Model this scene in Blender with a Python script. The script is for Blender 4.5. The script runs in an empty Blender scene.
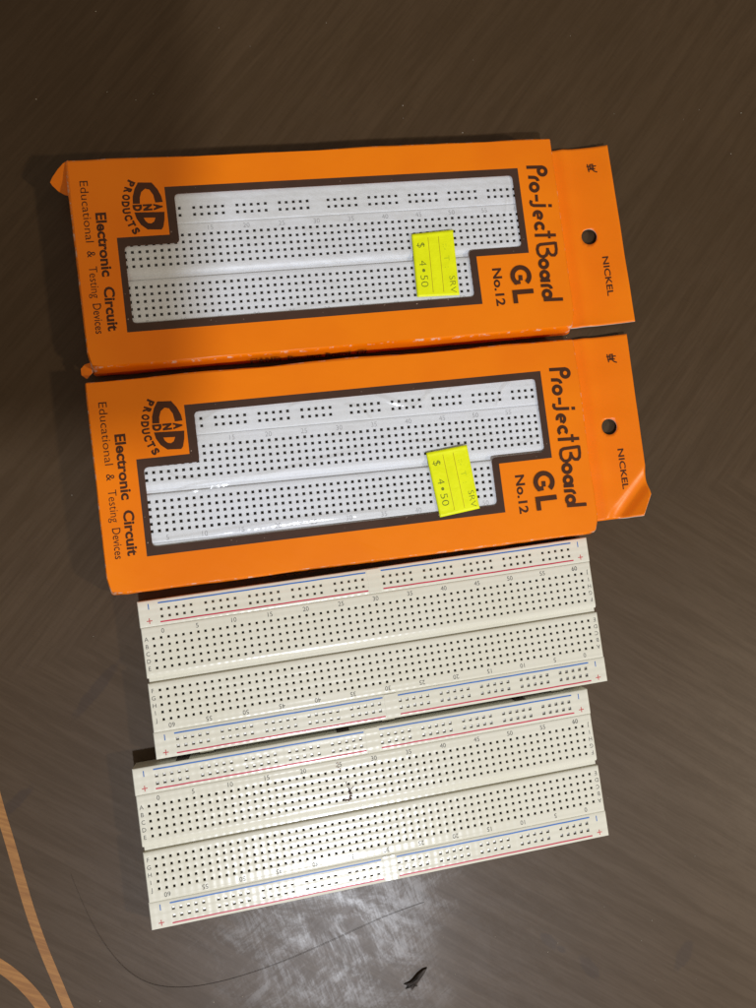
import bpy, bmesh, math, random
from mathutils import Matrix, Vector, noise
from mathutils.geometry import tessellate_polygon
random.seed(7)
U = 0.1                       # model units are millimetres; 1 Blender unit = 1 cm
S = bpy.context.scene
COL = S.collection
# ------------------------------------------------------------------ camera
F_PX, RX, RY, CAM_H = 757.0, 0.05974, -0.14095, 281.24
CAM_ROT = Matrix.Rotation(RX, 3, 'X') @ Matrix.Rotation(RY, 3, 'Y')
cam_d = bpy.data.cameras.new('camera'); cam = bpy.data.objects.new('camera', cam_d); COL.objects.link(cam)
cam_d.sensor_fit = 'HORIZONTAL'; cam_d.sensor_width = 36; cam_d.lens = 36 * F_PX / 756
cam_d.clip_start = 0.5; cam_d.clip_end = 2000
cam.matrix_world = Matrix.Translation((0, 0, CAM_H * U)) @ CAM_ROT.to_4x4()
S.camera = cam
# ------------------------------------------------------------------ light
w = bpy.data.worlds.new('World'); S.world = w; w.use_nodes = True
bg = w.node_tree.nodes['Background']; bg.inputs[0].default_value = (1.0, 0.84, 0.64, 1); bg.inputs[1].default_value = 0.25
def lamp(name, loc, target, power, size, col, spot=None):
    d = bpy.data.lights.new(name, 'AREA'); d.shape = 'DISK'; d.size = size * U; d.energy = power; d.color = col
    o = bpy.data.objects.new(name, d); COL.objects.link(o); o.location = Vector(loc) * U
    o.rotation_euler = (Vector(target) - Vector(loc)).to_track_quat('-Z', 'Y').to_euler(); return o
lamp('ceiling_lamp', (100, -512, 850), (30, -40, 0), 54000, 50, (0.92, 0.97, 1.06))
lamp('side_lamp', (1500, -620, 1250), (60, 60, 0), 125000, 110, (1.0, 0.86, 0.68))
S.view_settings.view_transform = 'Standard'; S.view_settings.look = 'None'
S.view_settings.exposure = 0.12; S.view_settings.gamma = 1
S.cycles.max_bounces = 10; S.cycles.transparent_max_bounces = 12

# ------------------------------------------------------------------ materials
class NT:
    def __init__(s, name):
        s.m = bpy.data.materials.new(name); s.m.use_nodes = True; s.t = s.m.node_tree
        s.b = s.t.nodes['Principled BSDF']; s.out = s.t.nodes['Material Output']
    def n(s, typ, **kw):
        x = s.t.nodes.new(typ)
        for k, v in kw.items():
            if k.startswith('i_'): x.inputs[k[2:].replace('_', ' ')].default_value = v
            else: setattr(x, k, v)
        return x
    def l(s, a, b): s.t.links.new(a, b)
    def val(s, x, inp):
        if hasattr(x, 'is_output'): s.l(x, inp)
        else: inp.default_value = x
    def math(s, op, a, b=0.0, c=None, clamp=False):
        x = s.n('ShaderNodeMath', operation=op, use_clamp=clamp); s.val(a, x.inputs[0]); s.val(b, x.inputs[1])
        if c is not None: s.val(c, x.inputs[2])
        return x.outputs[0]
    def mix(s, f, a, b):
        x = s.n('ShaderNodeMix', data_type='RGBA'); s.val(f, x.inputs[0]); s.val(a, x.inputs[6]); s.val(b, x.inputs[7]); return x.outputs[2]
    def ramp(s, v, lo, hi, a=0.0, b=1.0):
        x = s.n('ShaderNodeMapRange'); x.interpolation_type = 'SMOOTHSTEP'
        s.val(v, x.inputs[0])
        for i, q in zip((1, 2, 3, 4), (lo, hi, a, b)): x.inputs[i].default_value = q
        return x.outputs[0]
    def coord(s): return s.n('ShaderNodeTexCoord').outputs['Object']
    def map(s, v, rot=0, scale=(1, 1, 1), loc=(0, 0, 0)):
        if rot:                       # turn first, stretch afterwards
            y = s.n('ShaderNodeMapping'); s.l(v, y.inputs[0]); y.inputs['Rotation'].default_value = (0, 0, rot); v = y.outputs[0]
        x = s.n('ShaderNodeMapping'); s.l(v, x.inputs[0])
        x.inputs['Scale'].default_value = scale; x.inputs['Location'].default_value = loc; return x.outputs[0]
    def noise(s, v, scale, detail=4, rough=0.55, dist=0.0):
        x = s.n('ShaderNodeTexNoise'); s.l(v, x.inputs['Vector']); x.inputs['Scale'].default_value = scale
        x.inputs['Detail'].default_value = detail; x.inputs['Roughness'].default_value = rough; x.inputs['Distortion'].default_value = dist
        return x.outputs['Fac']
    def bump(s, h, strength, dist, prev=None):
        x = s.n('ShaderNodeBump'); s.l(h, x.inputs['Height']); x.inputs['Strength'].default_value = strength; x.inputs['Distance'].default_value = dist
        if prev: s.l(prev, x.inputs['Normal'])
        return x.outputs[0]
    def set(s, **kw):
        for k, v in kw.items():
            s.val(v, s.b.inputs[{'col': 'Base Color', 'rough': 'Roughness', 'metal': 'Metallic', 'spec': 'Specular IOR Level', 'nrm': 'Normal',
                                 'coat': 'Coat Weight', 'crough': 'Coat Roughness', 'sss': 'Subsurface Weight', 'sscale': 'Subsurface Scale'}[k]])
        return s
def c4(r, g, b): return (r, g, b, 1)

def mat_table():
    t = NT('dark_walnut_veneer'); co = t.coord()
    sep = t.n('ShaderNodeSeparateXYZ'); t.l(co, sep.inputs[0]); X, Y = sep.outputs[0], sep.outputs[1]
    # joint between two veneer leaves whose grain runs in different directions
    wob = t.noise(co, 0.25, 2)
    line = t.math('SUBTRACT', t.math('ADD', Y, t.math('MULTIPLY', wob, 2.0)), t.math('ADD', t.math('MULTIPLY', X, 0.25), -0.9))
    sel = t.ramp(line, -0.6, 0.6)
    g1 = t.map(co, math.radians(31), (0.16, 2.2, 1)); g2 = t.map(co, math.radians(-54), (0.16, 2.2, 1))
    def grain(v, seed): 
        a = t.noise(v, 1.0, 6, 0.62, 0.6); b = t.noise(v, 4.2, 4, 0.6, 0.2)
        return t.math('ADD', t.math('MULTIPLY', a, 0.65), t.math('MULTIPLY', b, 0.35))
    ga, gb = grain(g1, 0), grain(g2, 1)
    mixg = t.n('ShaderNodeMix', data_type='FLOAT'); t.l(sel, mixg.inputs[0]); t.l(ga, mixg.inputs[2]); t.l(gb, mixg.inputs[3]); G = mixg.outputs[0]
    gr = t.ramp(G, 0.33, 0.68)
    big = t.ramp(t.noise(co, 0.11, 3), 0.35, 0.65)
    c = t.mix(gr, c4(0.050, 0.0280, 0.0110), c4(0.068, 0.0390, 0.0165))
    c = t.mix(t.math('MULTIPLY', big, 0.45), c, c4(0.050, 0.0275, 0.0100))
    # short pores
    po = t.ramp(t.noise(t.map(co, math.radians(31), (1.6, 30, 1)), 1.0, 3), 0.58, 0.68)
    c = t.mix(t.math('MULTIPLY', po, 0.35), c, c4(0.030, 0.016, 0.007))
    # dried water marks: (x, y, half length, half width, angle)
    for (x, y, a, b, an) in ((10.33, -14.73, .42, .20, -.7), (11.92, -15.84, .60, .26, -.9), (15.72, -15.67, .62, .30, 1.0), (10.8, -15.05, .2, .12, -.7), (-6.1, -4.9, 1.3, .22, .9), (-8.7, -8.6, .8, .2, .75)):
        v = t.map(co, 0, (1, 1, 0), (-x, -y, 0)); v = t.map(v, -an, (1, 1, 1)); v = t.map(v, 0, (1 / a, 1 / b, 0))
        ln = t.n('ShaderNodeVectorMath', operation='LENGTH'); t.l(v, ln.inputs[0])
        d = t.math('ADD', ln.outputs['Value'], t.math('MULTIPLY', t.noise(co, 3.0, 3), 0.9))
        c = t.mix(t.ramp(d, 1.6, 1.15, 0, 0.5), c, c4(0.030, 0.016, 0.010))
    # streaky coat gloss, shaped to make up the lamp's glare patch
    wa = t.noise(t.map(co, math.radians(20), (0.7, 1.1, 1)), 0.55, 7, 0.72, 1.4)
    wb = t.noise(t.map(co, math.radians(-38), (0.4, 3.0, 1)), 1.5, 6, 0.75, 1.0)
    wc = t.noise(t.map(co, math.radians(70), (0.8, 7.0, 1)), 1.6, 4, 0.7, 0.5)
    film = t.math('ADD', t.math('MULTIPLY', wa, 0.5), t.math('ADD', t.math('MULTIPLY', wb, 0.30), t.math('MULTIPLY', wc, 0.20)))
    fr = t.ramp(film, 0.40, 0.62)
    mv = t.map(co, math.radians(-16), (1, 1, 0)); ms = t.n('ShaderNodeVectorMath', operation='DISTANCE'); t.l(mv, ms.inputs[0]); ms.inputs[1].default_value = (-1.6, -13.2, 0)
    glare_area = t.ramp(t.math('ADD', ms.outputs['Value'], t.math('MULTIPLY', t.noise(co, .45, 4), 5.0)), 9.5, 5.5)  # confines the glossy coat to the spot where the lamp glare falls
    fr = t.math('MULTIPLY', fr, t.math('ADD', t.math('MULTIPLY', glare_area, .88), .12))
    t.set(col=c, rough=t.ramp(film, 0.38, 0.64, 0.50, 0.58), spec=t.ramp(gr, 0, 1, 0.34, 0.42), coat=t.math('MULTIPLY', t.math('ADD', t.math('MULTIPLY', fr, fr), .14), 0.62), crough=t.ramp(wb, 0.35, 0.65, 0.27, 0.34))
    n = t.bump(wb, 0.06, 0.02); n = t.bump(G, 0.12, 0.010, n)
    t.set(nrm=n); t.l(n, t.b.inputs['Coat Normal'])
    return t.m
def mat_inlay():
    t = NT('maple_inlay'); co = t.coord()
    g = t.noise(t.map(co, math.radians(-70), (9, 0.6, 1)), 1.0, 5); g2 = t.noise(co, 6, 3)
    c = t.mix(t.ramp(g, .3, .7), c4(0.25, 0.105, 0.025), c4(0.36, 0.17, 0.045)); c = t.mix(t.ramp(g2, .5, .8, 0, .25), c, c4(0.17, 0.075, 0.025))
    return t.set(col=c, rough=0.5, spec=0.45).m
def mat_plastic(name, base, stripes=False, rough=0.23):
    t = NT(name); co = t.coord()
    v = t.ramp(t.noise(co, 0.35, 4), 0.35, 0.7)
    c = t.mix(t.math('MULTIPLY', v, 0.5), c4(*base), c4(base[0] * .95, base[1] * .945, base[2] * .90))
    sp = t.ramp(t.noise(co, 9.0, 3, 0.6), 0.70, 0.78)
    c = t.mix(t.math('MULTIPLY', sp, 0.28), c, c4(.36, .32, .24))
    n = t.bump(t.noise(t.map(co, 0, (2.2, 0.25, 1)), 1.0, 2), 0.5, 0.012); n = t.bump(t.noise(co, 14, 2), 0.08, 0.01, n)
    sep = t.n('ShaderNodeSeparateXYZ'); t.l(co, sep.inputs[0]); k = 2 * math.pi / .254
    cy = t.math('COSINE', t.math('MULTIPLY', sep.outputs[1], k)); cx = t.math('COSINE', t.math('MULTIPLY', sep.outputs[0], k))
    n = t.bump(cy, 1.0, 0.0022, n); n = t.bump(cx, 1.0, 0.0012, n)        # slight sink of the moulding round every hole
    n = t.bump(t.noise(t.map(co, 0, (.35, 3, 1)), 1.0, 2), 0.7, 0.022, n)
    return t.set(col=c, rough=rough, spec=0.42, nrm=n).m
def mat_flat(name, col, rough=0.5, spec=0.4, metal=0.0, var=0.12, scale=4.0):
    t = NT(name); co = t.coord(); v = t.noise(co, scale, 3)
    c = t.mix(t.ramp(v, .3, .7), c4(*[q * (1 - var) for q in col]), c4(*[min(1, q * (1 + var)) for q in col]))
    return t.set(col=c, rough=rough, spec=spec, metal=metal).m
def mat_card(name, wear_glint=True):
    t = NT(name); co = t.coord()
    v = t.ramp(t.noise(co, 0.22, 3), .3, .7); c = t.mix(v, c4(0.86, 0.195, 0.0012), c4(0.92, 0.228, 0.0015))
    fib = t.noise(co, 22, 2); c = t.mix(t.ramp(fib, .62, .8, 0, .18), c, c4(.62, .12, .004))
    if wear_glint:
        at = t.n('ShaderNodeAttribute', attribute_name='wear_glint'); e = at.outputs['Fac']
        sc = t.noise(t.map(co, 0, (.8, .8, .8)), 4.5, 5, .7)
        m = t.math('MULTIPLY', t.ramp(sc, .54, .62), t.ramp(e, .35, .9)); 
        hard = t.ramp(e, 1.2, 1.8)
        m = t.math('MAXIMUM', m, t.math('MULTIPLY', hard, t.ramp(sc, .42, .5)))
        c = t.mix(t.math('MULTIPLY', m, .85), c, c4(.78, .60, .50))  # pale edge colour: scuffed card plus painted fold highlights
    n = t.bump(t.noise(co, 0.35, 3), 0.6, 0.07); n = t.bump(t.noise(t.map(co, .6, (.5, 3, 1)), 1.0, 3, .6, .8), .25, .02, n); n = t.bump(fib, 0.05, 0.01, n)
    return t.set(col=c, rough=0.36, spec=0.30, nrm=n, coat=0.07, crough=0.16).m
def mat_print(name, col, chips=True):
    t = NT(name); co = t.coord(); v = t.noise(co, 1.0, 3)
    c = t.mix(t.ramp(v, .3, .7), c4(*col), c4(col[0] * 1.25, col[1] * 1.2, col[2] * 1.2))
    if chips: c = t.mix(t.math('MULTIPLY', t.ramp(t.noise(co, 7, 2), .745, .76), .7), c, c4(.55, .42, .34))
    n = t.bump(t.noise(co, 0.5, 3), 0.35, 0.05)
    return t.set(col=c, rough=0.40, spec=0.25, nrm=n, coat=0.05, crough=0.2).m
def mat_film():
    t = NT('clear_wrinkled_film'); co = t.coord()
    tr = t.n('ShaderNodeBsdfTransparent'); tr.inputs[0].default_value = (.985, .99, 1, 1)
    gl = t.n('ShaderNodeBsdfGlossy'); gl.inputs['Roughness'].default_value = 0.10
    h = t.noise(co, 0.6, 3, .5, .6); h2 = t.noise(t.map(co, .4, (.5, 2, 1)), 1.4, 3)
    n = t.bump(h, 0.5, 0.10); n = t.bump(h2, .35, .04, n); t.l(n, gl.inputs['Normal'])
    fr = t.n('ShaderNodeFresnel'); fr.inputs[0].default_value = 1.5; t.l(n, fr.inputs['Normal'])
    mx = t.n('ShaderNodeMixShader'); t.l(t.math('MINIMUM', t.math('MULTIPLY', fr.outputs[0], 1.7), .30), mx.inputs[0]); t.l(tr.outputs[0], mx.inputs[1]); t.l(gl.outputs[0], mx.inputs[2])
    t.l(mx.outputs[0], t.out.inputs[0]); return t.m
def mat_sticker():
    t = NT('fluorescent_sticker'); co = t.coord(); v = t.noise(co, 2.5, 3)
    c = t.mix(t.ramp(v, .3, .7), c4(.82, .90, .003), c4(.88, .96, .005))
    return t.set(col=c, rough=.42, spec=.4, nrm=t.bump(t.noise(co, 1.3, 4, .6, .8), .6, .05)).m

M = dict(table=mat_table(), inlay=mat_inlay(),
    cream=mat_plastic('cream_abs_plastic', (0.735, 0.73, 0.645)), white=mat_plastic('white_abs_plastic', (0.87, 0.90, 0.95), rough=0.4),
    pit=mat_flat('shade_dark_recess', (0.06, 0.05, 0.042), .6, .3), clip=mat_flat('nickel_contact', (0.46, 0.44, 0.40), .42, .5, 1),  # recess colour darkened to stand in for the shade inside the holes
    blue=mat_flat('blue_stripe_ink', (0.04, 0.16, 0.50), .4), red=mat_flat('red_stripe_ink', (0.55, 0.03, 0.08), .4),
    redmark=mat_flat('red_mark_ink', (0.55, 0.05, 0.06), .4), ink=mat_flat('grey_number_ink', (0.10, 0.10, 0.095), .6, .2, var=.35, scale=9),
    emboss=mat_flat('emboss_shade_grey', (0.50, 0.51, 0.53), .45), card=mat_card('orange_printed_card'),
    brown=mat_print('dark_brown_print', (0.056, 0.030, 0.021)), text=mat_print('brown_lettering', (0.062, 0.022, 0.010), False),
    cut=mat_flat('raw_card_edge', (0.60, 0.54, 0.48), .8, .2), film=mat_film(), sticker=mat_sticker(),
    stext=mat_flat('faded_olive_ink', (0.17, 0.21, 0.01), .6, var=.4, scale=12), sline=mat_flat('rust_line_ink', (0.36, 0.20, 0.01), .6),
    sfaint=mat_flat('very_faded_ink', (0.50, 0.63, 0.008), .6, var=.1), hair=mat_flat('dark_hair', (0.03, 0.02, 0.015), .4),
    chip=mat_flat('charred_flake', (0.030, 0.023, 0.020), .7, var=.5, scale=6), grime=mat_flat('dark_grime', (0.10, 0.06, 0.04), .7, var=.5, scale=8),
    rust=mat_flat('rusty_smear', (0.42, 0.33, 0.26), .6, var=.25), dust=mat_flat('pale_dust', (.45, .42, .36), .9),
    phone=mat_flat('black_phone_glass', (.015, .015, .017), .25), lens=mat_flat('phone_lens', (.01, .01, .012), .08), steel=mat_flat('phone_frame', (.3, .3, .31), .3, metal=1))

# ------------------------------------------------------------------ helpers
def empty(name, loc, rz, label, cat, group=None):
    o = bpy.data.objects.new(name, None); COL.objects.link(o); o.location = (loc[0] * U, loc[1] * U, loc[2] * U); o.rotation_euler = (0, 0, rz)
    o.empty_display_size = 1; o['label'] = label; o['category'] = cat
    if group: o['group'] = group
    return o
def build(name, V, Fs, mats, parent=None, mi=None, smooth=False, label=None, wear_glint=None):
    me = bpy.data.meshes.new(name); me.from_pydata([(x * U, y * U, z * U) for x, y, z in V], [], Fs)
    for m in (mats if isinstance(mats, (list, tuple)) else [mats]): me.materials.append(m)
    if mi: me.polygons.foreach_set('material_index', mi)
    if smooth is True: me.polygons.foreach_set('use_smooth', [True] * len(Fs))
    elif smooth: me.polygons.foreach_set('use_smooth', smooth)
    if wear_glint is not None:
        a = me.attributes.new('wear_glint', 'FLOAT', 'POINT'); a.data.foreach_set('value', wear_glint)
    me.update(); o = bpy.data.objects.new(name, me); COL.objects.link(o)
    if parent: o.parent = parent
    if label: o['label'] = label
    return o
class Acc:
    """collects flat and solid pieces of one part"""
    def __init__(s): s.V = []; s.F = []; s.M = []
    def add(s, V, F, m=0):
        k = len(s.V); s.V += V; s.F += [tuple(i + k for i in f) for f in F]; s.M += [m] * len(F)
    def poly(s, loops, z, m=0):
        P = [Vector((x, y, 0)) for l in loops for x, y in l]
        tr = tessellate_polygon([[Vector((x, y, 0)) for x, y in l] for l in loops])
        F = []
        for a, b, c in tr:
            if (P[b] - P[a]).cross(P[c] - P[a]).z < 0: a, b, c = a, c, b
            F.append((a, b, c))
        s.add([(p.x, p.y, z) for p in P], F, m)
    def stroke(s, pts, th, z, m=0, closed=False, cap=False):
        n = len(pts); L = []; R = []
        for i in range(n):
            if closed: a, b = pts[i - 1], pts[(i + 1) % n]
            else: a, b = pts[max(i - 1, 0)], pts[min(i + 1, n - 1)]
            p = pts[i]
            d1 = Vector((p[0] - a[0], p[1] - a[1])); d2 = Vector((b[0] - p[0], b[1] - p[1]))
            if d1.length < 1e-6: d1 = d2
            if d2.length < 1e-6: d2 = d1
            d1.normalize(); d2.normalize(); t = (d1 + d2).normalized(); k = th / 2 / max(.4, t.dot(d1))
            L.append((p[0] - t.y * k, p[1] + t.x * k, z)); R.append((p[0] + t.y * k, p[1] - t.x * k, z))
        F = [(i, n + i, n + (i + 1) % n, (i + 1) % n) for i in range(n if closed else n - 1)]
        s.add(L + R, F, m)
        if cap:
            for (q, nz) in ((pts[0], z - .004), (pts[-1], z - .005)):
                s.poly([[(q[0] + th / 2 * math.cos(i * math.pi / 6), q[1] + th / 2 * math.sin(i * math.pi / 6)) for i in range(12)]], nz, m)
    def build(s, name, mats, parent=None, **kw): return build(name, s.V, s.F, mats, parent, mi=s.M, **kw)
_tc = {}
def glyphs(s, bold=0.0):
    k = (s, bold)
    if k not in _tc:
        cu = bpy.data.curves.new('t', 'FONT'); cu.body = s; cu.size = 1; cu.offset = bold; cu.resolution_u = 3
        o = bpy.data.objects.new('t', cu); COL.objects.link(o); bpy.context.view_layer.update()
        me = o.evaluated_get(bpy.context.evaluated_depsgraph_get()).to_mesh()
        V = [(v.co.x, v.co.y) for v in me.vertices]; F = [tuple(p.vertices) for p in me.polygons]
        _tc[k] = (V, F); bpy.data.objects.remove(o); bpy.data.curves.remove(cu)
    return _tc[k]
def put_text(acc, s, x, y, z, height, ang=0.0, width=None, bold=0.0, m=0, center=False):
    """baseline start (or centre) at x, y; height is the cap height; ang turns the reading direction"""
    V, F = glyphs(s, bold); H = glyphs('H', bold)[0]; hy = max(v[1] for v in H)
    x0 = min(v[0] for v in V); x1 = max(v[0] for v in V)
    sy = height / hy; sx = width / (x1 - x0) if width else sy
    ca, sa = math.cos(ang), math.sin(ang); off = -(x1 - x0) / 2 * sx if center else 0; offy = -height / 2 if center else 0
    out = []
    for a, b in V:
        u, v = (a - x0) * sx + off, b * sy + offy
        out.append((x + u * ca - v * sa, y + u * sa + v * ca, z))
    acc.add(out, F, m)

# ------------------------------------------------------------------ the table
def make_table():
    t = bpy.data.meshes.new('tabletop'); a = Acc()
    a.add([(-1500, -900, 0), (1500, -900, 0), (1500, 900, 0), (-1500, 900, 0), (-1500, -900, -30), (1500, -900, -30), (1500, 900, -30), (-1500, 900, -30)],
          [(0, 1, 2, 3), (7, 6, 5, 4), (0, 4, 5, 1), (1, 5, 6, 2), (2, 6, 7, 3), (3, 7, 4, 0)])
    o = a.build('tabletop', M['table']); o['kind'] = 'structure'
    def band(pts, wd, name):
        a = Acc(); n = len(pts); P = []
        for i in range(n - 1):          # Catmull-Rom through the measured points
            p0, p1, p2, p3 = pts[max(i - 1, 0)], pts[i], pts[i + 1], pts[min(i + 2, n - 1)]
            for k in range(8):
                t = k / 8; P.append(tuple(.5 * (2 * p1[j] + (p2[j] - p0[j]) * t + (2 * p0[j] - 5 * p1[j] + 4 * p2[j] - p3[j]) * t * t + (3 * p1[j] - p0[j] - 3 * p2[j] + p3[j]) * t ** 3) for j in (0, 1)))
        P.append(pts[-1]); a.stroke(P, wd, 0.04); return a.build(name, M['inlay'], o)
    band([(-101, -58), (-96, -74), (-91.9, -88.4), (-88.2, -100.5), (-84.7, -112.5), (-81.0, -124.5), (-76.8, -136.1), (-72.3, -147), (-67.7, -158), (-60, -175), (-50, -195)], 3.1, 'wood_inlay')
    band([(-112, -132.5), (-102, -134.5), (-96, -137), (-90.5, -140.5), (-85, -145.2), (-79.8, -151), (-75.2, -158), (-69, -170), (-64, -185)], 4.1, 'wood_inlay')
make_table()

# ------------------------------------------------------------------ breadboards
P = 2.54
R1 = 21.19          # inner row of the power rail
def hole_panel(acc, x0, x1, y0, y1, zt, xs, ys, h=0.54, bev=0.25, zb=0.0, depth=1.4, clip=True, tab=None):
    """a slab whose top is pierced by square contact holes at every xs x ys. materials: 0 plastic, 1 recess, 2 contact"""
    gx = sorted([x0, x0 + bev, x1 - bev, x1] + [x + d for x in xs for d in (-h, h)])
    GENT = {.42: .085, .62: .045, .85: .018, 1.1: .0}      # soft moulded shoulder along the long edges
    gy = sorted([y0, y0 + bev, y1 - bev, y1] + [y0 + q for q in GENT] + [y1 - q for q in GENT] + [y + d for y in ys for d in (-h, h)])
    nx, ny = len(gx), len(gy); V = []; F = []; MI = []
    for j, y in enumerate(gy):
        for i, x in enumerate(gx):
            e = min(y - y0, y1 - y); dz = .13 if e < .3 else next((v for q, v in GENT.items() if abs(q - e) < 1e-4), 0)
            V.append((x, y, zt - bev - dz * .5 if i in (0, nx - 1) or j in (0, ny - 1) else zt - dz))
    idx = lambda i, j: j * nx + i
    hx = {round(x - h, 4) for x in xs}; hy = {round(y - h, 4) for y in ys}
    for j in range(ny - 1):
        for i in range(nx - 1):
            if round(gx[i], 4) in hx and round(gy[j], 4) in hy:
                cx, cy = gx[i] + h, gy[j] + h
                ring = [idx(i, j), idx(i + 1, j), idx(i + 1, j + 1), idx(i, j + 1)]
                jx, jy = random.uniform(-.05, .05), random.uniform(-.05, .05)
                for (hh, dz, m) in ((h - .13, .22, 0), (h - .15, depth, 1)):
                    b = len(V)
                    V += [(cx - hh + jx, cy - hh + jy, zt - dz), (cx + hh + jx, cy - hh + jy, zt - dz), (cx + hh + jx, cy + hh + jy, zt - dz), (cx - hh + jx, cy + hh + jy, zt - dz)]
                    for k in range(4):
                        F.append((ring[k], ring[(k + 1) % 4], b + (k + 1) % 4, b + k)); MI.append(m)
                    ring = [b, b + 1, b + 2, b + 3]
                F.append(tuple(ring)); MI.append(2 if clip else 1)
            else:
                F.append((idx(i, j), idx(i + 1, j), idx(i + 1, j + 1), idx(i, j + 1))); MI.append(0)
    per = [idx(i, 0) for i in range(nx)] + [idx(nx - 1, j) for j in range(1, ny)] + [idx(i, ny - 1) for i in range(nx - 2, -1, -1)] + [idx(0, j) for j in range(ny - 2, 0, -1)]
    b = len(V); V += [(V[i][0], V[i][1], zb) for i in per]; n = len(per)
    for k in range(n):
        F.append((per[k], b + k, b + (k + 1) % n, per[(k + 1) % n])); MI.append(0)
    F.append(tuple(b + n - 1 - k for k in range(n))); MI.append(0)
    q = len(acc.V); acc.V += V; acc.F += [tuple(i + q for i in f) for f in F]; acc.M += MI
def solid(acc, poly, z0, z1, m=0):
    n = len(poly); acc.poly([poly], z1, m); acc.add([(x, y, z0) for x, y in poly] + [(x, y, z1) for x, y in poly], [(i, (i + 1) % n, n + (i + 1) % n, n + i) for i in range(n)], m)

def make_breadboard(loc, rz, label, mat, ncol=63, rails=(1, -1), pegs=(), notches=(), printed=True, group=None, clip=True, cat='breadboard', deep_top=False):
    root = empty('breadboard', loc, rz, label, cat, group)
    mid = (ncol - 1) / 2; xs = [(i - mid) * P for i in range(ncol)]
    rx = [s * (1.5 + g * 6 + k) * P for s in (-1, 1) for g in range(5) for k in range(5)]
    zt = 8.5; hl = ncol * P / 2 + 2.55
    a = Acc()
    hole_panel(a, -hl, hl, 1.25, 18.04, zt, xs, [(1.5 + k) * P for k in range(5)], clip=False, h=.51 if printed else .6)
    hole_panel(a, -hl, hl, -18.04, -1.25, zt, xs, [-(1.5 + k) * P for k in range(5)], clip=False, h=.51 if printed else .6)
    # central channel: sloping lips down to a floor
    a.add([(-hl + .5, -1.3, 7.35), (hl - .5, -1.3, 7.35), (hl - .5, 1.3, 7.35), (-hl + .5, 1.3, 7.35), (-hl + .5, -1.3, 0), (hl - .5, -1.3, 0), (hl - .5, 1.3, 0), (-hl + .5, 1.3, 0)],
          [(0, 1, 2, 3), (0, 4, 5, 1), (2, 6, 7, 3), (1, 5, 6, 2), (3, 7, 4, 0)])
    a.add([(-hl + .02, 1.27, 8.1), (hl - .02, 1.27, 8.1), (hl - .02, .55, 7.7), (-hl + .02, .55, 7.7), (-hl + .02, .55, 7.3), (hl - .02, .55, 7.3)], [(3, 2, 1, 0), (4, 5, 2, 3)])
    block = a.build('terminal_block', [mat, M['pit'], M['clip']], root)
    for s in rails:
        a = Acc(); y0, y1 = (18.10, 27.15) if s > 0 else (-27.15, -18.10)
        if not printed and s > 0: y1 = 31.4
        hole_panel(a, -hl - .2, hl + .2, y0, y1, zt, rx, [s * R1, s * (R1 + P)], clip=clip, depth=(1.3 if s > 0 and deep_top else .7) if printed else 1.4, h=(.52 if s > 0 and deep_top else .60) if printed else .6)
        if printed:           # raised bridge in the middle of the rail
            solid(a, [(-1.9, y0 + .3), (2.6, y0 + .3), (2.6, y1 - .3), (-1.9, y1 - .3)], zt - .3, zt + .07)
            if s < 0:
                for x in pegs: solid(a, [(x - 3.2, -27.1), (x - 2.2, -28.3), (x + 2.2, -28.3), (x + 3.2, -27.1)], 1.2, 5.2)
            else:
                for x in notches: solid(a, [(x - 2.4, 27.1), (x + 2.4, 27.1), (x + 1.8, 27.35), (x - 1.8, 27.35)], 0.5, 7.5, 1)  # dark slabs painted in for the shade inside the notches
        rail = a.build('power_rail', [mat, M['pit'], M['clip']], root)
        if printed:
            zz = zt + .03
            st = Acc(); b1, b2 = 26.0, 19.2
            ys = (25.95, 19.35) if s > 0 else (-19.25, -26.0)
            for (q, nm, m) in ((ys[0], 'blue_stripe', M['blue']), (ys[1], 'red_stripe', M['red'])):
                st = Acc()
                for (xa, xb) in ((-75.8, -2.4), (3.2, 76.2)):
                    if nm == 'red_stripe': xa += .1; xb += .2
                    N = 24
                    st.stroke([(xa + (xb - xa) * k / N, q + .03 * math.sin(k * 1.7 + q)) for k in range(N + 1)], .48, zz)
                st.build(nm, m, rail)
            mk = Acc()
            for x in (-79.1, 78.9): mk.stroke([(x, ys[0] - 1.9), (x, ys[0] + .1)], .34, zz)
            mk.build('minus_mark', M['blue'], rail); mk = Acc()
            for x in (-79.3, 79.3):
                mk.stroke([(x - .95, ys[1] + .75), (x + .95, ys[1] + .75)], .3, zz); mk.stroke([(x, ys[1] - .2), (x, ys[1] + 1.7)], .3, zz + .006)
            mk.build('plus_mark', M['redmark'], rail)
    t = Acc(); z = zt + .03
    if printed:
        for k in range(0, 61, 5):
            x = (k - 30) * P + (.9 if k == 0 else 0)
            for sg in (1, -1):
                put_text(t, str(k), sg * x, sg * 16.25, z, 1.55, 0 if sg > 0 else math.pi, bold=.012 if k == 60 and sg > 0 else -.002, center=True)
        for r, ch in enumerate('ABCDEFGHIJ'):
            y = (5.5 - r) * P if r < 5 else (3.5 - r) * P
            for sg in (1, -1): put_text(t, ch, sg * -81.15, sg * y, z, 1.4, 0 if sg > 0 else math.pi, center=True)
        t.build('number_print', M['ink'], block)
    else:
        for k in range(5, 61, 5):
            x = (k - 30.5) * P
            for y in (16.1, -16.6): put_text(t, str(k), x, y, z, 1.7, bold=-.004, center=True)
        t.build('embossed_number', M['emboss'], block)  # flat figures; grey colour stands in for shading on uncoloured embossing
    return root
B1 = make_breadboard((39.72, -34.02, 0), .1298, 'cream breadboard lying just below the lower orange box, clean without any dark stain', M['cream'], pegs=(-66, -1, 64), notches=(), deep_top=True, group='loose cream breadboards')
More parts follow.
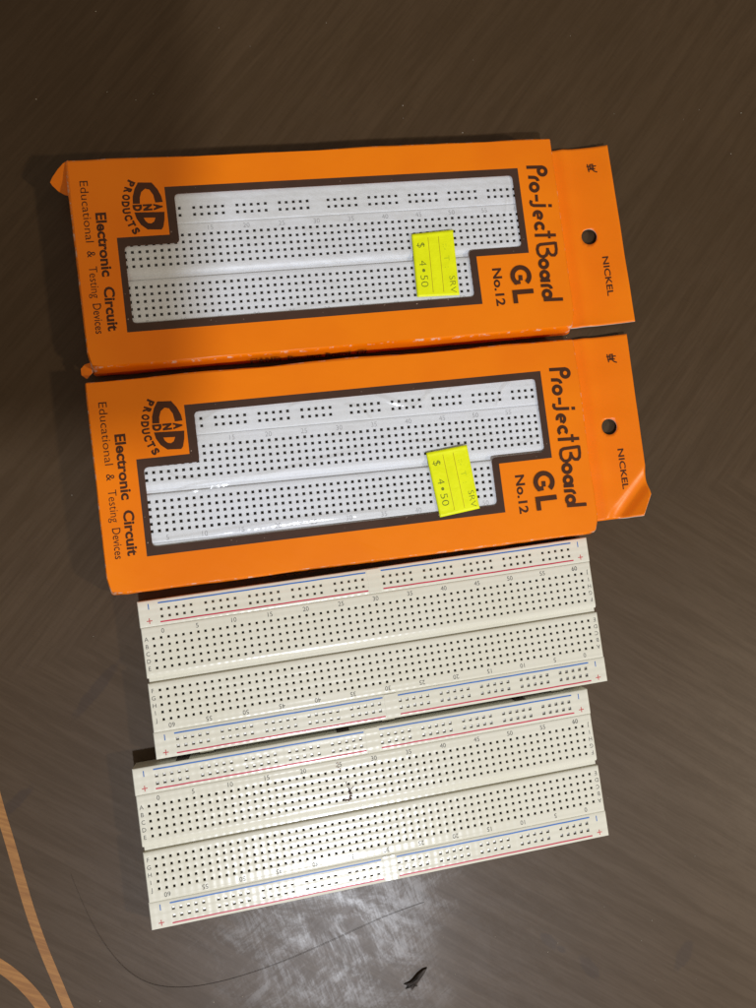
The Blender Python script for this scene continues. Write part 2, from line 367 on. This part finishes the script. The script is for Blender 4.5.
B2 = make_breadboard((38.66, -90.71, 0), .1310, 'cream breadboard nearest the bottom of the table, with a dark sooty stain between holes', M['cream'], pegs=(-65, 0, 65.5), notches=(-66, -9.5, 57), group='loose cream breadboards')
def grime(parent):
    a = Acc(); rnd = random.Random(3)
    path = [(-11.3, 10.6), (-11.0, 8.8), (-10.1, 7.4), (-10.3, 6.0), (-9.5, 5.2), (-10.2, 4.2), (-10.9, 3.6), (-11.8, 3.2)]
    k = 0
    for i in range(len(path) - 1):
        for j in range(7):
            f = rnd.random(); x = path[i][0] * (1 - f) + path[i + 1][0] * f + rnd.gauss(0, .28); y = path[i][1] * (1 - f) + path[i + 1][1] * f + rnd.gauss(0, .25)
            r = rnd.uniform(.09, .38) * (.6 if i < 2 else 1.1); n = 7
            a.poly([[(x + r * rnd.uniform(.5, 1.2) * math.cos(q * 6.283 / n), y + r * rnd.uniform(.5, 1.2) * math.sin(q * 6.283 / n)) for q in range(n)]], 8.54 + .004 * k); k += 1
    for (dx, dy) in ((1.6, 1.2), (1.9, 1.0), (-.8, 2.6)):
        a.stroke([(-10.2, 6.8), (-10.2 + dx * .5, 6.9 + dy * .3), (-10.2 + dx, 6.8 + dy)], .14, 8.53)
    a.build('soot_stain', M['grime'], parent, label='dark sooty stain between the contact holes')
    b = Acc()
    for k, (x, y) in enumerate([(-13.6, 15.7), (-12.9, 15.2), (-12.4, 14.7), (-13.2, 14.3), (-12.5, 16.4), (-13.0, 17.0)]):
        n = 8; b.poly([[(x + .33 * rnd.uniform(.5, 1.3) * math.cos(q * 6.283 / n), y + .3 * rnd.uniform(.5, 1.3) * math.sin(q * 6.283 / n)) for q in range(n)]], 8.55 + .004 * k)
    b.build('reddish_smear', M['rust'], parent)
grime(B2)

# ------------------------------------------------------------------ boxed boards
HB = 12.2                                           # box thickness
HX, HY = 89.5, 37.2
def board_in_box(loc, rz, label):
    return make_breadboard(loc, rz, label, M['white'], ncol=64, rails=(1, -1), printed=False, group='white breadboards inside the orange boxes', clip=False)
W1 = board_in_box((19.74, 103.77, 3.0), .1166, 'white breadboard inside the upper orange box, seen through its stepped window')
W2 = board_in_box((27.42, 27.85, 3.0), .1050, 'white breadboard inside the lower orange box, seen under wrinkled glossy film')

BORDER = [(-74.8, 8.4), (-56.7, 8.4), (-56.7, 25.7), (74.3, 25.7), (74.3, -7.2), (53.7, -7.2), (53.7, -25.3), (-74.8, -25.3)]
WINDOW = [(-72.6, 5.3), (-53.6, 5.3), (-53.6, 23.0), (71.9, 23.0), (71.9, -4.7), (51.1, -4.7), (51.1, -22.3), (-72.6, -22.3)]
def rounded(poly, r, n=4):
    out = []; N = len(poly)
    for i in range(N):
        p, a, b = Vector(poly[i]), Vector(poly[i - 1]), Vector(poly[(i + 1) % N]); u = (a - p).normalized() * r; v = (b - p).normalized() * r
        for k in range(n + 1):
            t = k / n; q = (p + u) * (1 - t) ** 2 + 2 * p * t * (1 - t) + (p + v) * t * t; out.append((q.x, q.y))
    return out
def rect_ring(hx, hy, r, step=2.5):
    pts = []; cs = [(hx - r, hy - r, 0), (-hx + r, hy - r, 90), (-hx + r, -hy + r, 180), (hx - r, -hy + r, 270)]
    for q in range(4):
        cx, cy, a0 = cs[q]
        for k in range(5): a = math.radians(a0 + 22.5 * k); pts.append((cx + r * math.cos(a), cy + r * math.sin(a), math.cos(a), math.sin(a)))
        nx, ny, _ = cs[(q + 1) % 4]; a = math.radians(a0 + 90); ex, ey = cx + r * math.cos(a), cy + r * math.sin(a); fx, fy = nx + r * math.cos(a), ny + r * math.sin(a)
        d = math.hypot(fx - ex, fy - ey); m = int(d / step)
        for k in range(1, m): pts.append((ex + (fx - ex) * k / m, ey + (fy - ey) * k / m, math.cos(a), math.sin(a)))
    return pts
def arc(cx, cy, r, a0, a1, n=14): return [(cx + r * math.cos(math.radians(a0 + (a1 - a0) * k / n)), cy + r * math.sin(math.radians(a0 + (a1 - a0) * k / n))) for k in range(n + 1)]

def box_lettering(root_panel, variant):
    """all printing on the front; local x is the top of the letters, reading runs towards -y"""
    z = HB + .035; ROT = -math.pi / 2
    t = Acc(); n = [0]
    def S_(pts, th=1.32, closed=False, cap=False):
        n[0] += 1; t.stroke(pts, th, z + .012 * n[0], closed=closed, cap=cap)
    # heavy round display lettering: Pro-ject Board
    def ring(x, y, r=1.42, th=1.32): S_(arc(x, y, r, 0, 360, 22)[:-1], th, closed=True)
    S_([(77.8, 25.8), (84.2, 25.6)]); ring(83.9, 24.0, 1.5, 1.4)                       # P
    S_([(78.0, 21.9), (80.4, 21.7)] + arc(80.2, 20.2, 1.5, 80, 0, 6)[2:]);              # r
    ring(79.9, 17.9, 1.48)                                                               # o
    S_([(80.3, 15.0), (80.15, 12.3)], 1.15)                                              # -
    S_([(78.0, 12.9), (77.65, 12.0), (77.9, 11.2), (78.7, 10.8), (83.6, 10.5)], 1.2); S_([(84.5, 10.45), (85.9, 10.35)], 1.2)  # j
    S_([(79.8, 8.5 - 3.1)] + arc(79.8, 6.9, 1.45, -90, -20, 5)[:0] + [(79.8, 8.2)], .9); S_(arc(79.8, 6.9, 1.48, -75, 195, 20), 1.2)          # e
    S_(arc(79.8, 2.4, 1.48, -48, 228, 20)[::-1], 1.25)                                   # c
    S_([(77.5, -.75), (85.9, -1.15)], 1.2); S_([(83.3, .7), (83.15, -2.3)], 1.0)          # t
    S_([(85.2, -4.2), (79.2, -4.4), (78.2, -4.9), (77.75, -6.2), (77.9, -7.8), (78.7, -8.9), (80.0, -9.2), (81.1, -8.6), (81.7, -7.3), (81.9, -5.9)], 1.15)
    S_([(85.3, -3.8), (85.3, -6.6), (85.0, -8.1), (84.2, -8.9), (83.1, -8.8), (82.3, -8.0), (81.9, -6.8)], 1.1)  # B
    ring(79.5, -11.9, 1.5)                                                               # o
    ring(79.3, -16.3, 1.42); S_([(77.3, -18.3), (81.2, -18.5)], 1.15)                    # a
    S_([(77.2, -20.2), (80.0, -20.3)] + arc(79.8, -21.7, 1.4, 80, 0, 6)[2:], 1.2)        # r
    ring(79.2, -24.0 + .3, 1.45); S_([(77.6, -25.7), (85.2, -26.0)], 1.25)               # d
    # GL
    S_([(69.6, -17.6), (69.7, -15.6)][::-1], 1.5); S_([(69.4, -18.2), (66.9, -18.35)], 1.5)
    S_(arc(69.9, -15.9, 3.25, -55, -55 + 292, 26), 1.75)
    S_([(74.0, -22.0), (66.6, -22.0), (66.6, -26.2)], 1.75)
    t.build('brand_lettering', M['text'], root_panel)
    t = Acc()
    put_text(t, 'No.12', 59.2, -12.2, z, 3.4, ROT, width=14.4, bold=.03)
    t.build('number_lettering', M['text'], root_panel)
    t = Acc()
    put_text(t, 'Electronic', -81.0, 17.7, z, 3.5, ROT, width=22.8, bold=.032); put_text(t, 'Circuit', -81.0, -8.7, z, 3.5, ROT, width=15.7, bold=.032)
    t.build('title_lettering', M['text'], root_panel)
    t = Acc()
    put_text(t, 'Educational', -85.3, 29.3, z, 2.75, ROT, width=21.9, bold=-.004); put_text(t, '&', -85.3, 4.3, z, 2.75, ROT, width=2.3, bold=0.002)
    put_text(t, 'Testing', -85.3, -1.2, z, 2.75, ROT, width=11.2, bold=-.004); put_text(t, 'Devices', -85.3, -14.4, z, 2.75, ROT, width=11.2 - .6, bold=.004)
    t.build('subtitle_lettering', M['text'], root_panel)
    # round emblem: big C, small AND across, big D; PRODUCTS curved below
    t = Acc(); ox, oy = -62.8, 19.1
    def Q(pts): return [(ox + a, oy + b) for a, b in pts]
    C = Q([(-5.3, 1.1), (-5.1, 3.6), (-4.2, 6.4), (-2.8, 8.7), (1.9, 8.4), (3.6, 6.0), (4.7, 3.3), (5.0, 1.2), (2.4, 1.1), (2.0, 3.9), (.9, 5.9), (-.6, 6.3), (-2.0, 5.2), (-2.7, 3.2), (-2.9, 1.0)])
    t.poly([C], z)
    D = Q([(-5.1, -2.0), (5.2, -2.4), (4.9, -5.2), (4.2, -7.9), (3.5, -8.7), (-1.2, -8.4), (-3.3, -6.6), (-4.6, -4.3)])
    Dh = Q([(-2.1, -4.1), (1.9, -4.3), (1.3, -5.7), (.3, -6.3), (-.8, -6.1), (-1.7, -5.2)])
    t.poly([D, Dh], z)
    for ch, a in (('D', -5.2), ('N', -1.7), ('A', 1.9)): put_text(t, ch, ox + a, oy + .72, z, 2.9, ROT, width=2.35, bold=.075)
    for k, ch in enumerate('PRODUCTS'):
        g = 1 - 2 * k / 7; x = ox - 7.7 + 2.5 * g * g; y = oy - .1 + 8.5 * g
        put_text(t, ch, x, y, z, 2.5, ROT - g * .5, width=2.05, bold=.06, center=True)
    t.build('emblem_print', M['text'], root_panel)

def make_box(loc, rz, label, variant):
    root = empty('product_box', loc, rz, label, 'box', 'orange product boxes')
    rnd = random.Random(variant); seed = Vector((variant * 13.7, 5.1, 2.2))
    # shell: rings from the table up over the rounded edge
    prof = [(0.05, -.5), (1.2, -.15), (4.0, .15), (8.0, .1), (HB - 1.6, -.1), (HB - .75, -.3), (HB - .25, -.55), (HB, -.95)]
    V = []; wr = []; base = rect_ring(HX, HY, 1.1); N = len(base)
    corners = [(-HX, -HY), (HX, -HY)] if variant == 2 else [(HX, -HY), (-HX, -HY)]
    for li, (z, d) in enumerate(prof):
        last = li == len(prof) - 1
        for (x, y, nx, ny) in base:
            px, py = x + nx * d, y + ny * d; pz = z
            if not last:
                nz = noise.noise(Vector((x * .035, y * .05, z * .12)) + seed) * .55 + noise.noise(Vector((x * .2, y * .2, z * .3)) + seed) * .16
                px += nx * nz; py += ny * nz
                if li >= 4: pz += noise.noise(Vector((x * .12, y * .12, 7)) + seed) * .14
            for (cx, cy) in corners:                        # crushed corners
                q = math.hypot(x - cx, y - cy)
                if q < 6 and li >= 3: 
                    k = (1 - q / 6); px -= math.copysign(1.0, cx) * k * 1.2 * (z / HB); py -= math.copysign(1, cy) * k * .5; 
                    if not last: pz -= k * 1.3
            V.append((px, py, pz))
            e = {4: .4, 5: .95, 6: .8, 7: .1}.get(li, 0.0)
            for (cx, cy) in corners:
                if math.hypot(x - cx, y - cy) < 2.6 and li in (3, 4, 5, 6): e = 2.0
            if x < -HX + 1.5 and li in (5, 6): e = max(e, 1.25)  # pinkish highlight along the left fold, painted in as pale edge colour
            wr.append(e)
    F = []; sm = []
    for li in range(len(prof) - 1):
        for k in range(N): F.append((li * N + k, li * N + (k + 1) % N, (li + 1) * N + (k + 1) % N, (li + 1) * N + k)); sm.append(True)
    F.append(tuple(range(N))[::-1]); sm.append(False)
    # front panel with the stepped opening
    outer = [(V[(len(prof) - 1) * N + k][0], V[(len(prof) - 1) * N + k][1]) for k in range(N)]
    win = rounded(WINDOW, 1.6)
    Pn = [Vector((x, y, 0)) for x, y in outer + win]; k0 = len(V)
    V += [(p.x, p.y, HB) for p in Pn]; wr += [0.0] * len(Pn)
    for a, b, c in tessellate_polygon([[Vector((x, y, 0)) for x, y in outer], [Vector((x, y, 0)) for x, y in win]]):
        if (Pn[b] - Pn[a]).cross(Pn[c] - Pn[a]).z < 0: b, c = c, b
        F.append((k0 + a, k0 + b, k0 + c)); sm.append(False)
    nf = len(F); nw = len(win); kk = k0 + len(outer)
    V += [(x, y, HB - .25) for x, y in win]; wr += [0.0] * nw                        # cut edge of the card
    for i in range(nw): F.append((kk + (i + 1) % nw, kk + i, kk + nw + i, kk + nw + (i + 1) % nw)); sm.append(False)
    mi = [0] * nf + [1] * nw
    body = build('carton', V, F, [M['card'], M['brown']], root, mi=mi, smooth=sm, wear_glint=wr)
    a = Acc(); a.poly([BORDER, rounded(WINDOW, 1.6)], HB + .02)
    a.build('window_border', M['brown'], body)
    box_lettering(body, variant)
    # clear film behind the opening, wrinkled
    def fz(x, y):
        z = HB - .38 + noise.noise(Vector((x * .06, y * .10, 3)) + seed) * .12 + noise.noise(Vector((x * .25, y * .3, 9)) + seed) * .05
        for (x0, y0, x1, y1, amp, wd) in ridges:
            wd *= 1.3
            dx, dy = x1 - x0, y1 - y0; L = math.hypot(dx, dy); u = ((x - x0) * dx + (y - y0) * dy) / L / L; d = ((x - x0) * dy - (y - y0) * dx) / L
            d += .9 * math.sin(u * 4 + x0)
            if -.1 < u < 1.1: z += amp * math.exp(-(d / wd) ** 2) * max(0, math.sin(math.pi * (u + .1) / 1.2)) 
        deep = (x < 50.5 and y < 4.7 and x > -72 and y > -21.8) or (x > -53 and y > -4.2 and x < 71.3 and y < 22.4)
        return max(HB - .62, min(z, HB + .3 if deep else HB - .28))
    ridges = [(10, 24, 24, 16, .5, .55), (22, 16, 33, 22, .45, .5), (28, 15, 31, 25, .35, .5), (-62, -6, -42, -1.5, .6, .7), (-40, -2, 5, 2, .35, .8), (55, 14, 62, 22, .5, .6), (38, 20, 46, 24, .4, .5), (-20, 22, -8, 24, .4, .5), (20, 3, 45, 1, .3, .8), (-70, -20, 20, -20.6, .4, .6), (-52, 20, -40, 23, .4, .5), (0, 20, 9, 14, .4, .45), (-66, 3, -55, -2, .4, .5), (60, -1, 71, 0, .4, .6)] if variant == 2 else \
             [(-71, -19, -60, -21, .4, .6), (60, -3, 71, -1, .35, .6), (66, 5, 70, 21, .4, .6), (44, -20, 49, -8, .35, .5), (-20, -21.5, 30, -21, .25, .5)]
    st = .4; xs = [-75 + st * i for i in range(int(149 / st) + 1)]; ys = [-25 + st * i for i in range(int(50.6 / st) + 1)]
    V = []; F = []; ny = len(ys)
    for x in xs:
        for y in ys: V.append((x, y, fz(x, y)))
    def inside(x, y): return (x < 53 and y < 8 and x > -74.5) or (x > -56 and y > -6.8 and x < 74) 
    for i in range(len(xs) - 1):
        for j in range(ny - 1):
            if inside(xs[i], ys[j]) and inside(xs[i + 1], ys[j + 1]): F.append((i * ny + j, (i + 1) * ny + j, (i + 1) * ny + j + 1, i * ny + j + 1))
    build('window_film', V, F, M['film'], root, smooth=True)
    # hang tab: back panel carried on past the right end, with a punched hole
    hx, hy, hr = (104.2, 1.3, 3.15) if variant == 1 else (103.5, 3.2, 3.15)
    x0, x1, y0, y1 = HX - .6, (116.3 if variant == 1 else 115.6), -34.6, 37.3
    if variant == 2: y0 = -33.0; y1 = 39.0
    st = .9; nx = int((x1 - x0) / st) + 1; nyy = int((y1 - y0) / st) + 1
    bm = bmesh.new(); g = []
    def tz(x, y):
        u = (x - x0) / (x1 - x0)
        z = 1.2 + 1.1 * math.exp(-((x - x0 - 9) / 2.4) ** 2) * .55 + 2.6 * u * u * (1 if variant == 1 else .6) + .25 * noise.noise(Vector((x * .08, y * .08, 1)) + seed)
        if variant == 1 and y < y0 + 4: z += .06 * (y0 + 4 - y) ** 2 * (1 - u)*.6
        if variant == 2:
            d = ((x - 108) * .62 + (-(y + 14)) * .62) - 4.5     # dog-eared corner bent upward beyond a diagonal
            if d > 0: z += 1.1 * math.sin(min(d, 6) / 6 * math.pi) * -0.9 + .0 * d + max(0, d - 4) * .55
        return max(z, .35)
    for i in range(nx + 1):
        col = []
        for j in range(nyy + 1):
            x = x0 + (x1 - x0) * i / nx; y = y0 + (y1 - y0) * j / nyy
            slant = (y - y0) / (y1 - y0)
            x += (x - x0) / (x1 - x0) * ((1 - slant) * 1.2 if variant == 1 else 0)
            if variant == 2:
                e = (x - (x1 - 4.5)) / 4.5
                if e > 0: y = max(y, y0 + e * 8.0) if j < nyy * .5 else y
            d = math.hypot(x - hx, y - hy)
            col.append(bm.verts.new((x, y, 0)))
        g.append(col)
    for i in range(nx):
        for j in range(nyy):
            q = [g[i][j], g[i + 1][j], g[i + 1][j + 1], g[i][j + 1]]
            c = sum((v.co for v in q), Vector()) / 4
            if math.hypot(c.x - hx, c.y - hy) > hr:
                try: bm.faces.new(q)
                except ValueError: pass
    bmesh.ops.remove_doubles(bm, verts=bm.verts, dist=.02)
    for v in list(bm.verts):
        if not v.link_faces: bm.verts.remove(v); continue
        d = Vector((v.co.x - hx, v.co.y - hy))
        if d.length < hr + .75 and any(len(e.link_faces) == 1 for e in v.link_edges): d.normalize(); v.co.x, v.co.y = hx + d.x * hr, hy + d.y * hr
    for v in bm.verts: v.co.z = tz(v.co.x, v.co.y)
    bmesh.ops.recalc_face_normals(bm, faces=bm.faces)
    if sum(f.normal.z for f in bm.faces) < 0: bmesh.ops.reverse_faces(bm, faces=bm.faces)
    me = bpy.data.meshes.new('hang_tab')
    for v in bm.verts: v.co *= U
    bm.to_mesh(me); bm.free(); me.materials.append(M['card']); me.materials.append(M['cut'])
    for p in me.polygons: p.use_smooth = True
    tab = bpy.data.objects.new('hang_tab', me); COL.objects.link(tab); tab.parent = root
    if variant == 2: tab['label'] = 'hang tab with one corner bent'
    so = tab.modifiers.new('thickness', 'SOLIDIFY'); so.thickness = .07; so.offset = -1; so.material_offset_rim = 1; so.use_rim = True
    # tab printing, laid on the tab's own surface
    t = Acc(); oy = 0 if variant == 1 else 1.4; oxx = 0 if variant == 1 else -3.6
    put_text(t, 'NICKEL', 108.3 + oxx * .75, -7.3 + oy, 0, 2.35, -math.pi / 2, width=16.0, bold=.02)
    ex, ey = 108.9 + oxx * .2, 29.3 + oy * .9
    e = Acc()
    for k, (pts, th) in enumerate([([(-.6, 1.0), (.6, 1.0), (.6, -.5), (-.6, -.5), (-.6, 1.0)], .5), ([(-1.9, .3), (1.9, .2)], .5), ([(-1.6, -1.0), (1.4, -.9)], .5), ([(-1.5, 1.3), (-1.2, -2.0)], .45), ([(-.2, -.6), (.9, -1.9), (2.0, -2.4)], .5)]):
        e.stroke([(ex + b, ey + a) for b, a in pts], th, .012 * k)
    for acc_, nm in ((t, 'material_lettering'), (e, 'maker_mark')):
        acc_.V = [(x, y, tz(x, y) + .06 + z) for x, y, z in acc_.V]; acc_.build(nm, M['text'], tab)
    # price sticker
    if variant == 1: sc = [(30.1, 2.7), (46.0, 3.4), (45.3, -21.3), (29.3, -20.8)]
    else: sc = [(26.9, -.3), (42.4, 1.0), (44.2, -22.7), (29.0, -24.2)]
    A, Bc, Cc, Dd = [Vector(q) for q in sc]
    def SP(u, v, z=0): p = (A * (1 - u) + Bc * u) * (1 - v) + (Dd * (1 - u) + Cc * u) * v; return (p.x, p.y, HB + .10 + .12 * math.sin(u * 3.1) * math.sin(v * 3.0) - .03 + (.35 * max(0, .06 - v) / .06) + z)
    V = [SP(i / 16, j / 24) for i in range(17) for j in range(25)]; F = [(i * 25 + j, i * 25 + j + 1, (i + 1) * 25 + j + 1, (i + 1) * 25 + j) for i in range(16) for j in range(24)]
    V2 = [(x, y, z - .09) for x, y, z in V]; n0 = len(V)
    rim = [i * 25 for i in range(17)] + [16 * 25 + j for j in range(1, 25)] + [i * 25 + 24 for i in range(15, -1, -1)] + [j for j in range(23, 0, -1)]
    Fr = [(rim[k], rim[(k + 1) % len(rim)], n0 + rim[(k + 1) % len(rim)], n0 + rim[k]) for k in range(len(rim))]
    stk = build('price_sticker', V + V2, [f for f in F] + Fr, M['sticker'], root, smooth=True)
    stk['label'] = 'fluorescent yellow price sticker, almost square on the window' if variant == 1 else 'fluorescent yellow price sticker stuck on at a tilt'
    def stick_text(items, nm, m):
        t = Acc()
        for (s, u, v, h, wd, b) in items: put_text(t, s, u * 16, -v * 24.6, 0, h, -math.pi / 2, width=wd, bold=b)
        t.V = [SP(min(1, max(0, x / 16)), min(1, max(0, -y / 24.6)), .03) for x, y, z in t.V]; t.build(nm, m, stk)
    stick_text([('$', .12, .145, 2.7, 1.9, -.012), ('4', .12, .43, 2.7, 2.0, -.012), ('\u2022', .12, .56, 2.9, 1.3, .02), ('50', .12, .66, 2.7, 4.6, -.012), ('SRV' if variant == 1 else "SRV", .80, .70, 2.2, 6.3, -.014)], 'price_lettering', M['stext'])
    stick_text([('::-  T  :', .72, .20, 2.0, 9.0, -.012)], 'faded_lettering', M['sfaint'])
    t = Acc()
    for u in (.385, .635): t.stroke([(u * 16, -.06 * 24.6), (u * 16, -.5 * 24.6), (u * 16, -.94 * 24.6)], .16, 0)
    t.V = [SP(x / 16, -y / 24.6, .03) for x, y, z in t.V]; t.build('ruled_line', M['sline'], stk)
    # lettering on the long side, peeping out of the gap
    t = Acc(); V, F = glyphs('CAND  Pro-ject Board  GL', .03); xa = max(v[0] for v in V)
    t.V = [(x / xa * 44 - 34, -HY - .75, 3.5 + y * 7.5) for x, y in V]; t.F = F; t.M = [0] * len(F)
    t.build('side_lettering', M['text'], body)
    # glued end flaps sticking out at the left end
    def flap(pts, nm):
        V = [(x, y, z) for x, y, z in pts]; c = tuple(sum(v[i] for v in V) / len(V) + (.25 if i == 2 else 0) for i in range(3)); n = len(V)
        V2 = V + [c]; F = [(i, (i + 1) % n, n) for i in range(n)]
        o = build(nm, V2, F, [M['card'], M['cut']], root, smooth=False)
        m = o.modifiers.new('thickness', 'SOLIDIFY'); m.thickness = .05; m.material_offset_rim = 1
    if variant == 1:
        flap([(-88.4, 37.2, 11.9), (-90.2, 36.3, 11.6), (-92.3, 34.6, 11.0), (-94.4, 32.3, 10.4), (-95.5, 30.6, 10.0), (-95.0, 29.6, 9.6), (-93.2, 27.6, 9.0), (-91.4, 26.4, 8.8), (-88.8, 25.4, 9.0)], 'end_flap')
        flap([(-88.8, -33.6, 8.0), (-91.2, -34.0, 7.2), (-92.8, -35.2, 6.4), (-93.0, -37.2, 5.4), (-91.4, -38.6, 5.0), (-89.0, -37.0, 6.6)], 'end_flap')
    return root
def place(b, dx, dy, da=0.0):
    x, y, t = b; return ((x + dx * math.cos(t) - dy * math.sin(t), y + dx * math.sin(t) + dy * math.cos(t), 0), t + da)
l1, a1 = place((19.8, 104.42, .11627), 2.8, 5.0); l2, a2 = place((27.52, 28.07, .10487), 2.2, 3.6, .012)
make_box(l1, a1, 'upper orange cardboard box with hang tab, its price sticker stuck on straight', 1)
make_box(l2, a2, 'lower orange cardboard box, its price sticker tilted and one hang tab corner bent', 2)

# ------------------------------------------------------------------ small things on the table
def hair():
    pts = [(-68.3, -111.4), (-62.8, -125.9), (-54.7, -139.9), (-45.6, -148.7), (-36.8, -152.1), (-24.5, -152.9), (-7.2, -149.9), (10.4, -144.8), (31.7, -137.1), (43.1, -132.8), (55.8, -129.7)]
    cu = bpy.data.curves.new('hair_strand', 'CURVE'); cu.dimensions = '3D'; cu.bevel_depth = .0075; cu.bevel_resolution = 1
    sp = cu.splines.new('NURBS'); sp.points.add(len(pts) - 1); sp.order_u = 4; sp.use_endpoint_u = True
    for i, (x, y) in enumerate(pts):
        sp.points[i].co = (x * U, y * U, (.25 + .15 * math.sin(i)) * U, 1); sp.points[i].radius = (.35 if i < 2 else .75 if i < 11 else .5)
    o = bpy.data.objects.new('t', cu); COL.objects.link(o); bpy.context.view_layer.update()
    me = bpy.data.meshes.new_from_object(o.evaluated_get(bpy.context.evaluated_depsgraph_get())); bpy.data.objects.remove(o)
    me.name = 'hair_strand'; me.materials.clear(); me.materials.append(M['hair'])
    h = bpy.data.objects.new('hair_strand', me); COL.objects.link(h); h['label'] = 'long thin dark hair curving over the table below the breadboards'; h['category'] = 'hair'
hair()
def chip():
    a = Acc(); top = [(56.6, -152.9, .5), (55.0, -153.4, 1.0), (52.9, -154.9, 1.2), (51.2, -156.6, 1.0), (49.9, -157.6, .8), (47.9, -158.0, .3), (49.6, -158.6, .7), (48.6, -159.8, .3), (50.4, -159.2, .8), (51.0, -160.5, .25), (51.9, -158.9, .8), (53.0, -159.2, .3), (52.7, -158.1, .8), (54.2, -156.2, .9), (55.6, -154.6, .7)]
    n = len(top); mid = [(.5 * (x + 52.2) , .5 * (y - 156.9), z + .5) for x, y, z in top]
    a.add(top + mid + [(52.2, -156.9, 1.5)] + [(x, y, .05) for x, y, z in top], [(i, (i + 1) % n, n + (i + 1) % n, n + i) for i in range(n)] + [(n + i, n + (i + 1) % n, 2 * n) for i in range(n)] + [(2 * n + 1 + i, 2 * n + 1 + (i + 1) % n, (i + 1) % n, i) for i in range(n)])
    o = a.build('dark_flake', M['chip']); o['label'] = 'small black pointed flake with a frayed end at the bottom of the table'; o['category'] = 'debris'
chip()
def dust():
    a = Acc(); rnd = random.Random(5); pts = [(79.6, 193.4), (-19.4, 197.6), (-59.8, 169.2), (194.4, 180.3), (102.8, -151.2), (62.8, -142.7), (67.1, -156.2), (-58.2, -154.6), (145.1, -165.0), (150, -60), (128, -96), (163, -120), (140, -150), (-70, 20), (-62, -30)]
    pts += [(rnd.uniform(-95, 190), rnd.choice([rnd.uniform(-170, -135), rnd.uniform(160, 210)])) for _ in range(26)]
    for x, y in pts:
        r = rnd.uniform(.10, .26); a.add([(x + r, y, .05), (x, y + r * rnd.uniform(.6, 1.3), .05), (x - r, y, .05), (x, y - r, .05), (x, y, .05 + r)], [(0, 1, 4), (1, 2, 4), (2, 3, 4), (3, 0, 4)])
    o = a.build('dust_specks', M['dust']); o['kind'] = 'stuff'; o['label'] = 'tiny pale dust specks scattered over the dark tabletop'; o['category'] = 'dust'
dust()

# ------------------------------------------------------------------ the phone the picture is taken with, held flat above the table
def phone():
    root = bpy.data.objects.new('smartphone', None); COL.objects.link(root); root['label'] = 'dark smartphone held level above the breadboards, outside the picture'; root['category'] = 'phone'
    root.matrix_world = cam.matrix_world.copy()
    base = [(x, y) for x, y, *_ in rect_ring(37, 75, 9, 12)]
    def cam_solid(nm, pts, z0, z1, m, par):
        a = Acc(); n = len(pts); a.add([(x, y, z0) for x, y in pts] + [(x, y, z1) for x, y in pts], [tuple(range(n))[::-1], tuple(range(n, 2 * n))] + [(i, (i + 1) % n, n + (i + 1) % n, n + i) for i in range(n)]); return a.build(nm, m, par)
    body = cam_solid('phone_body', [(x - 22, y - 60) for x, y in base], 1.6, 9.4, M['phone'], root)
    cam_solid('frame_band', [(x * 1.012 - 22, y * 1.006 - 60) for x, y in base], 3.2, 7.8, M['steel'], body)
phone()
